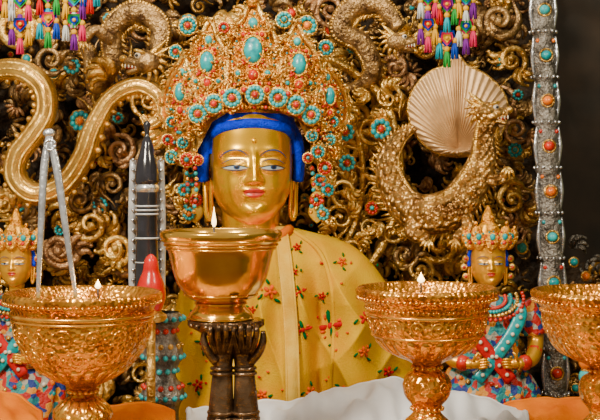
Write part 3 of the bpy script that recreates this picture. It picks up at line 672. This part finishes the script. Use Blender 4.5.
def relief(mb,base,q,zf,prof,py0,py1,n,R,mat):
    nrow=2 if py1-py0>26 else 1
    for j in range(n):
        for row in range(nrow):
            a0=2*math.pi*(j+.5*row)/n; pc=py0+(py1-py0)*((row+.5)/nrow)
            def surf(x,z,rad,a0=a0):
                rr=rad_at(prof,np.clip(z,py0-2,py1+2)); an=a0+x/np.maximum(rr,20)
                RR=(rr*q)+rad*.2
                zz_=np.array([zf(v_) for v_ in z])
                return np.stack([base[0]+RR*np.cos(an),base[1]+RR*np.sin(an),zz_],-1)
            spiral(mb,0,pc,-3,R,mat,1.4,j*2.1+row,1 if (j+row)%2 else -1,.15,0,20,6,True,surf)
            for k in range(5):
                aa=a0+R*1.25/60*math.cos(k*1.26); pz=pc+R*1.1*math.sin(k*1.26); rr=rad_at(prof,pz)*q
                mb.ell(np.array([base[0]+rr*math.cos(aa),base[1]+rr*math.sin(aa),zf(pz)]),(R*.22*q,R*.22*q,R*.16*q),mat,7,5)
def petals(mb,base,q,zf,prof,py0,py1,n,mat):
    for j in range(n):
        a=2*math.pi*j/n; P=[]
        for t in np.linspace(0,1,6):
            pz=py0+(py1-py0)*t; rr=rad_at(prof,pz)*q; P.append((base[0]+rr*math.cos(a),base[1]+rr*math.sin(a),zf(pz)))
        R0=rad_at(prof,(py0+py1)/2)*q*math.pi/n*.85
        mb.tube(P,[R0*.4,R0*.95,R0*.95,R0*.75,R0*.4,R0*.15],mat,8,up=(math.cos(a),math.sin(a),0),flat=.35)
p1=[(77,292),(79,295),(78,300),(72,306),(70,312),(69.5,320),(67,334),(60,350),(48,365),(33,376),(20,383),(13,388),(12,394),(18,400),(27,408),(30,416),(24,424)]
def d1(mb,b,q,zf,p):
    beads(mb,b,q,zf,78,301,1.7,90,'copper_relief'); mb.torus(b+np.array([0,0,zf(313)]),70.5*q,.018,'copper_relief','z',80)
    mb.torus(b+np.array([0,0,zf(318)]),69.8*q,.010,'copper_relief','z',80)
    relief(mb,b,q,zf,p,322,362,15,8.5,'copper_relief'); petals(mb,b,q,zf,p,364,382,20,'copper_relief'); beads(mb,b,q,zf,14,391,2.4,16,'copper_relief'); petals(mb,b,q,zf,p,398,414,14,'copper_relief')
bowl('butter_lamp_bowl',83,-3.0,p1,'copper_bowl',13,(98,289,-3.0,10,3.2),d1)
p3=[(69,287),(71.5,290),(70,295),(64,301),(61,307),(60,314),(58,325),(52,338),(42,349),(30,356),(20,360),(13,365),(14,370),(21,375),(24,384),(22,396),(15,405),(14,412),(22,420)]
def d3(mb,b,q,zf,p):
    beads(mb,b,q,zf,69.5,297,1.9,76,'copper_relief'); beads(mb,b,q,zf,61.5,307,1.6,80,'copper_relief'); mb.torus(b+np.array([0,0,zf(313)]),60.5*q,.014,'copper_relief','z',80)
    relief(mb,b,q,zf,p,314,332,17,7,'copper_relief'); mb.torus(b+np.array([0,0,zf(334)]),54.5*q,.012,'copper_relief','z',80); petals(mb,b,q,zf,p,336,357,22,'copper_relief')
    relief(mb,b,q,zf,p,376,396,7,6,'copper_relief'); beads(mb,b,q,zf,14.5,367,2.2,16,'copper_relief'); beads(mb,b,q,zf,15.5,408,2.2,16,'copper_relief')
bowl('butter_lamp_bowl',427,-3.0,p3,'copper_bowl',12,(421,283,-3.0,11,3.8),d3)
p4=[(r,py+3) for r,py in p3]
bowl('butter_lamp_bowl',603,-3.0,p4,'copper_bowl',12,(604,287,-3.0,9,3),lambda mb,b,q,zf,p:(beads(mb,b,q,zf,69.5,300,1.9,76,'copper_relief'),beads(mb,b,q,zf,61.5,310,1.6,80,'copper_relief'),relief(mb,b,q,zf,p,317,335,17,7,'copper_relief'),petals(mb,b,q,zf,p,339,360,22,'copper_relief'),beads(mb,b,q,zf,14.5,370,2.2,16,'copper_relief')))
y=-2.8; q=F(y)/100; cx=221
p2=[(59,230),(61,233),(60,238),(56,244),(52.5,252),(50,262),(47,274),(42,286),(34,296),(26,301),(24,305),(30,312),(32,316),(31,318.5),(0,318.5)]
mb=MB(); x0=L(cx,0,y)[0]; base=np.array([x0,y,0.]); zf=lambda py:L(cx,py,y)[2]
mb.lathe(cr([(r*q,zf(p)) for r,p in p2],6),base,'brass',110)
mb.lathe([(59*q,zf(230)),(56*q,zf(231)),(52*q,zf(240)),(48*q,zf(254))],base,'brass',96,4)
mb.lathe([(52*q,zf(241)),(25*q,zf(240.6)),(0,zf(240.3))],base,'butter',60)
for p_,r_ in((240,59.5),(244.5,56.5),(248,54.5),(294,36.5),(303,25.5)): mb.torus(base+np.array([0,0,zf(p_)]),r_*q,.008,'brass','z',90)
o=mb.build('brass_butter_lamp_bowl'); flame_at(o,214,228,y,22,2.4)
mb=MB()
def H(px,py,dy=0): return L(px,py,y+dy)
xc=L(226,0,y)[0]; b2=np.array([xc,y,0.])
mb.lathe([(0,zf(319.2)),(33*q,zf(319.2)),(37*q,zf(321)),(35*q,zf(326)),(27*q,zf(331)),(18*q,zf(335)),(0,zf(337))],b2,'dark_bronze',72,3,mod=lambda a:1+.04*np.sin(a*14))
for j in range(18):
    a=j*2*math.pi/18; mb.ell(b2+np.array([math.cos(a)*35*q,math.sin(a)*35*q,zf(324)]),(3.6*q,3.6*q,3*q),'dark_bronze',8,6)
for s,bx in((-1,222),(1,245)):
    P=cr([H(bx+s*2,445),H(bx+s*2,430),H(bx+s*1,412),H(bx,385),H(bx-s*1,365),H(bx-s*1,350),H(bx-s*2,338)],8)
    mb.tube(P,np.array([15,14.5,13,11,9.5,12,11])*q,'dark_bronze',20,.8)
    for k,(fx,ln) in enumerate(((-9,12),(-3,15),(3,15),(9,12))):
        fr=-.17 if k in(1,2) else -.13
        Q=cr([H(bx+fx*.7,352,-.08),H(bx+fx*1.0,343,fr-.02),H(bx+fx*1.25,335,fr-.10),H(bx+fx*1.3,335-ln*.45,fr-.13),H(bx+fx*1.25,335-ln*.8,fr-.09)],5)
        mb.tube(Q,np.array([3.6,3.6,3.3,3.0,2.0])*q,'dark_bronze',10)
    Q=cr([H(bx+s*6,362,-.05),H(bx+s*14,352,-.08),H(bx+s*18,341,-.1),H(bx+s*18,331,-.1)],5); mb.tube(Q,np.array([4.6,4.2,3.8,2.4])*q,'dark_bronze',10)
    for p_ in(368,373,412,418):
        r_=np.interp(p_,[365,385,415],[9.8,11.3,13.4]); c=H(bx,p_); mb.torus(c,r_*q,2.0*q,'dark_bronze','z',28,8)
xs_=L(234,0,y)[0]
mb.lathe([(0,Z0+.12),(.24,Z0+.11),(.3,Z0+.06),(.38,Z0+.03),(.38,Z0+.002),(0,Z0+.002)],(xs_,y,0),'dark_bronze',40,3)
mb.build('bronze_hand_lamp_stand',zmin=Z0+.002)
mb=MB()
for pts in ([(49,133),(44,170),(41,230),(38,298)],[(49,133),(57,170),(66,230),(76,298)]):
    P=cr([L(a_,b_,yy) for (a_,b_),yy in zip(pts,(-2.75,-2.78,-2.82,-2.85))],10); mb.tube(P,[.022,.032,.030,.024,.016],'silver',12,.55)
mb.ell(L(49,133,-2.75),(.05,.03,.035),'silver',12,8); mb.torus(L(50,145,-2.77),.04,.012,'silver',n=16)
mb.build('silver_tweezers')

# ---------------------------------------------------------------- hanging tassel charms
def tassels(name,cols,y,top=-40):
    mb=MB()
    names=['silk_pink','silk_cyan','silk_yellow','silk_green','silk_white','silk_blue','silk_purple','silk_red']
    for i,(cx,ys,sz) in enumerate(cols):
        q=F(y)/100
        mb.tube([L(cx,top,y),L(cx,ys[-1]+6,y)],.01,'silk_yellow',6)
        for j,py in enumerate(ys):
            def plate(s,m,off):
                O=[(-.5,-.55),(.5,-.55),(.62,.1),(0,.75),(-.62,.1)]
                V=[L(cx+a*s,py+b_*s,y-off) for a,b_ in O]+[L(cx+a*s,py+b_*s,y-off+.03) for a,b_ in O]
                mb.add(V,[(0,1,2,3,4),(9,8,7,6,5)]+[(k,(k+1)%5,(k+1)%5+5,k+5) for k in range(5)],m)
            k=(i*3+j*2)%8
            plate(sz,names[k],.0); plate(sz*.74,names[(k+3)%8],.03); plate(sz*.46,names[(k+5)%8],.05); mb.ell(L(cx,py,y-.07),sz*.13*q,'silk_yellow',8,6)
            for dx in(-.55,0,.55):
                p0=L(cx+dx*sz,py+(.8 if dx==0 else .2)*sz,y); m=names[(k+int(dx*4)+6)%8]
                mb.ell(p0,.03,'silk_yellow',8,5)
                for t in range(6):
                    a=t*math.pi/3; mb.tube([p0,p0+np.array([.02*math.cos(a),.02*math.sin(a),-.07]),p0+np.array([.03*math.cos(a),.03*math.sin(a),-.17])],[.012,.012,.008],m,5)
    return mb.build(name)
tassels('hanging_silk_tassels',[(20,[0,24],15),(48,[-6,18],15),(74,[-2,20],15),(90,[-14],12),(5,[-10],12)],-.8)
tassels('hanging_silk_tassels',[(428,[-2,24],13),(447,[4,38],14),(466,[-2,26],13)],-.8)

# ---------------------------------------------------------------- cloths
def cloth(name,xs,tops,y0,y1,drop,mat,seed,thick=.04,amp=.05):
    mb=MB(); r=np.random.RandomState(seed); u=np.linspace(xs[0],xs[-1],150)[None]; v=np.linspace(0,1,40)[:,None]
    tp=np.interp(u,xs,tops); tp=np.convolve(np.pad(tp[0],7,mode='edge'),np.ones(15)/15,'valid')[None]
    Y=y0+(y1-y0)*v*np.ones_like(u); PYY=tp+drop*v**1.5
    ph=r.rand(6)*6
    f=amp*(np.sin(u*.09+v*5+ph[0])+.6*np.sin(u*.2-v*7+ph[1])+.5*np.sin(u*.05+v*11+ph[2])+.3*np.sin(u*.33+v*3+ph[3]))
    P=LA(u+0*v+6*v*np.sin(u*.04+ph[4]),PYY,Y); P[...,2]+=f*np.clip(v*4,0.2,1); P[...,1]+=f*.6
    B=P.copy(); B[...,2]-=thick; B[...,1]+=thick
    mb.grid(P,mat); mb.grid(B,mat)
    for e in (0,-1): mb.tube((P[e]+B[e])/2,thick*.7,mat,8)
    for e in (0,-1): mb.tube((P[:,e]+B[:,e])/2,thick*.7,mat,8)
    return mb.build(name,zmin=ZP+.002)
cloth('white_khata_scarf',[188,230,300,345,385,420,460,500,525],[410,406,399,388,378,384,394,402,414],-1.15,-2.1,46,'white_silk',3,amp=.04)
cloth('orange_altar_cloth',[480,510,540,580,640,700],[412,403,398,399,402,405],-1.0,-1.5,50,'orange_cloth',8,amp=.025)
cloth('orange_altar_cloth',[72,115,150,172],[412,405,403,410],-1.5,-2.1,50,'orange_cloth',11,amp=.02)
cloth('yellow_altar_cloth',[-60,-10,20,40],[384,390,398,410],-1.4,-2.1,60,'orange_cloth',12,amp=.03)
# ---------------------------------------------------------------- lights
def area(name,loc,tgt,size,e,col):
    ld=bpy.data.lights.new(name,'AREA'); ld.size=size; ld.energy=e; ld.color=col
    o=bpy.data.objects.new(name,ld); bpy.context.collection.objects.link(o); o.location=loc
    o.rotation_euler=(Vector(tgt)-Vector(loc)).to_track_quat('-Z','Y').to_euler(); return o
area('unseen_area_light',(-3.8,-7.5,4.6),(0,0,0),1.5,1120,(1,.89,.68))  # key light standing in for a flash from above front, no ceiling fixture
area('unseen_area_light',(4.5,-7,5.5),(1,0,0),1.2,380,(1,.86,.62))  # added fill light from the right, no such lamp in the room
area('unseen_area_light',(-1,-2.2,5.5),(0,.5,0),2.0,170,(1,.82,.58))  # added top light over the shrine, not a real fixture
w=bpy.data.worlds.new('w'); bpy.context.scene.world=w; w.use_nodes=True
bg=w.node_tree.nodes['Background']; bg.inputs[0].default_value=(1,.86,.64,1); bg.inputs[1].default_value=.44
cam=bpy.data.cameras.new('camera'); co=bpy.data.objects.new('camera',cam); bpy.context.collection.objects.link(co)
co.location=(0,-12,CZ); co.rotation_euler=(math.pi/2,0,0); cam.lens=72; cam.sensor_width=36; cam.shift_y=-CZ/6
bpy.context.scene.camera=co
S=.4
for o in list(bpy.data.objects):
    if o.parent is None:
        o.location=o.location*S
        if o.type=='MESH': o.scale=(S,S,S)
for ld in bpy.data.lights:
    ld.energy*=S*S
    if ld.type=='AREA': ld.size*=S
    else: ld.shadow_soft_size*=S
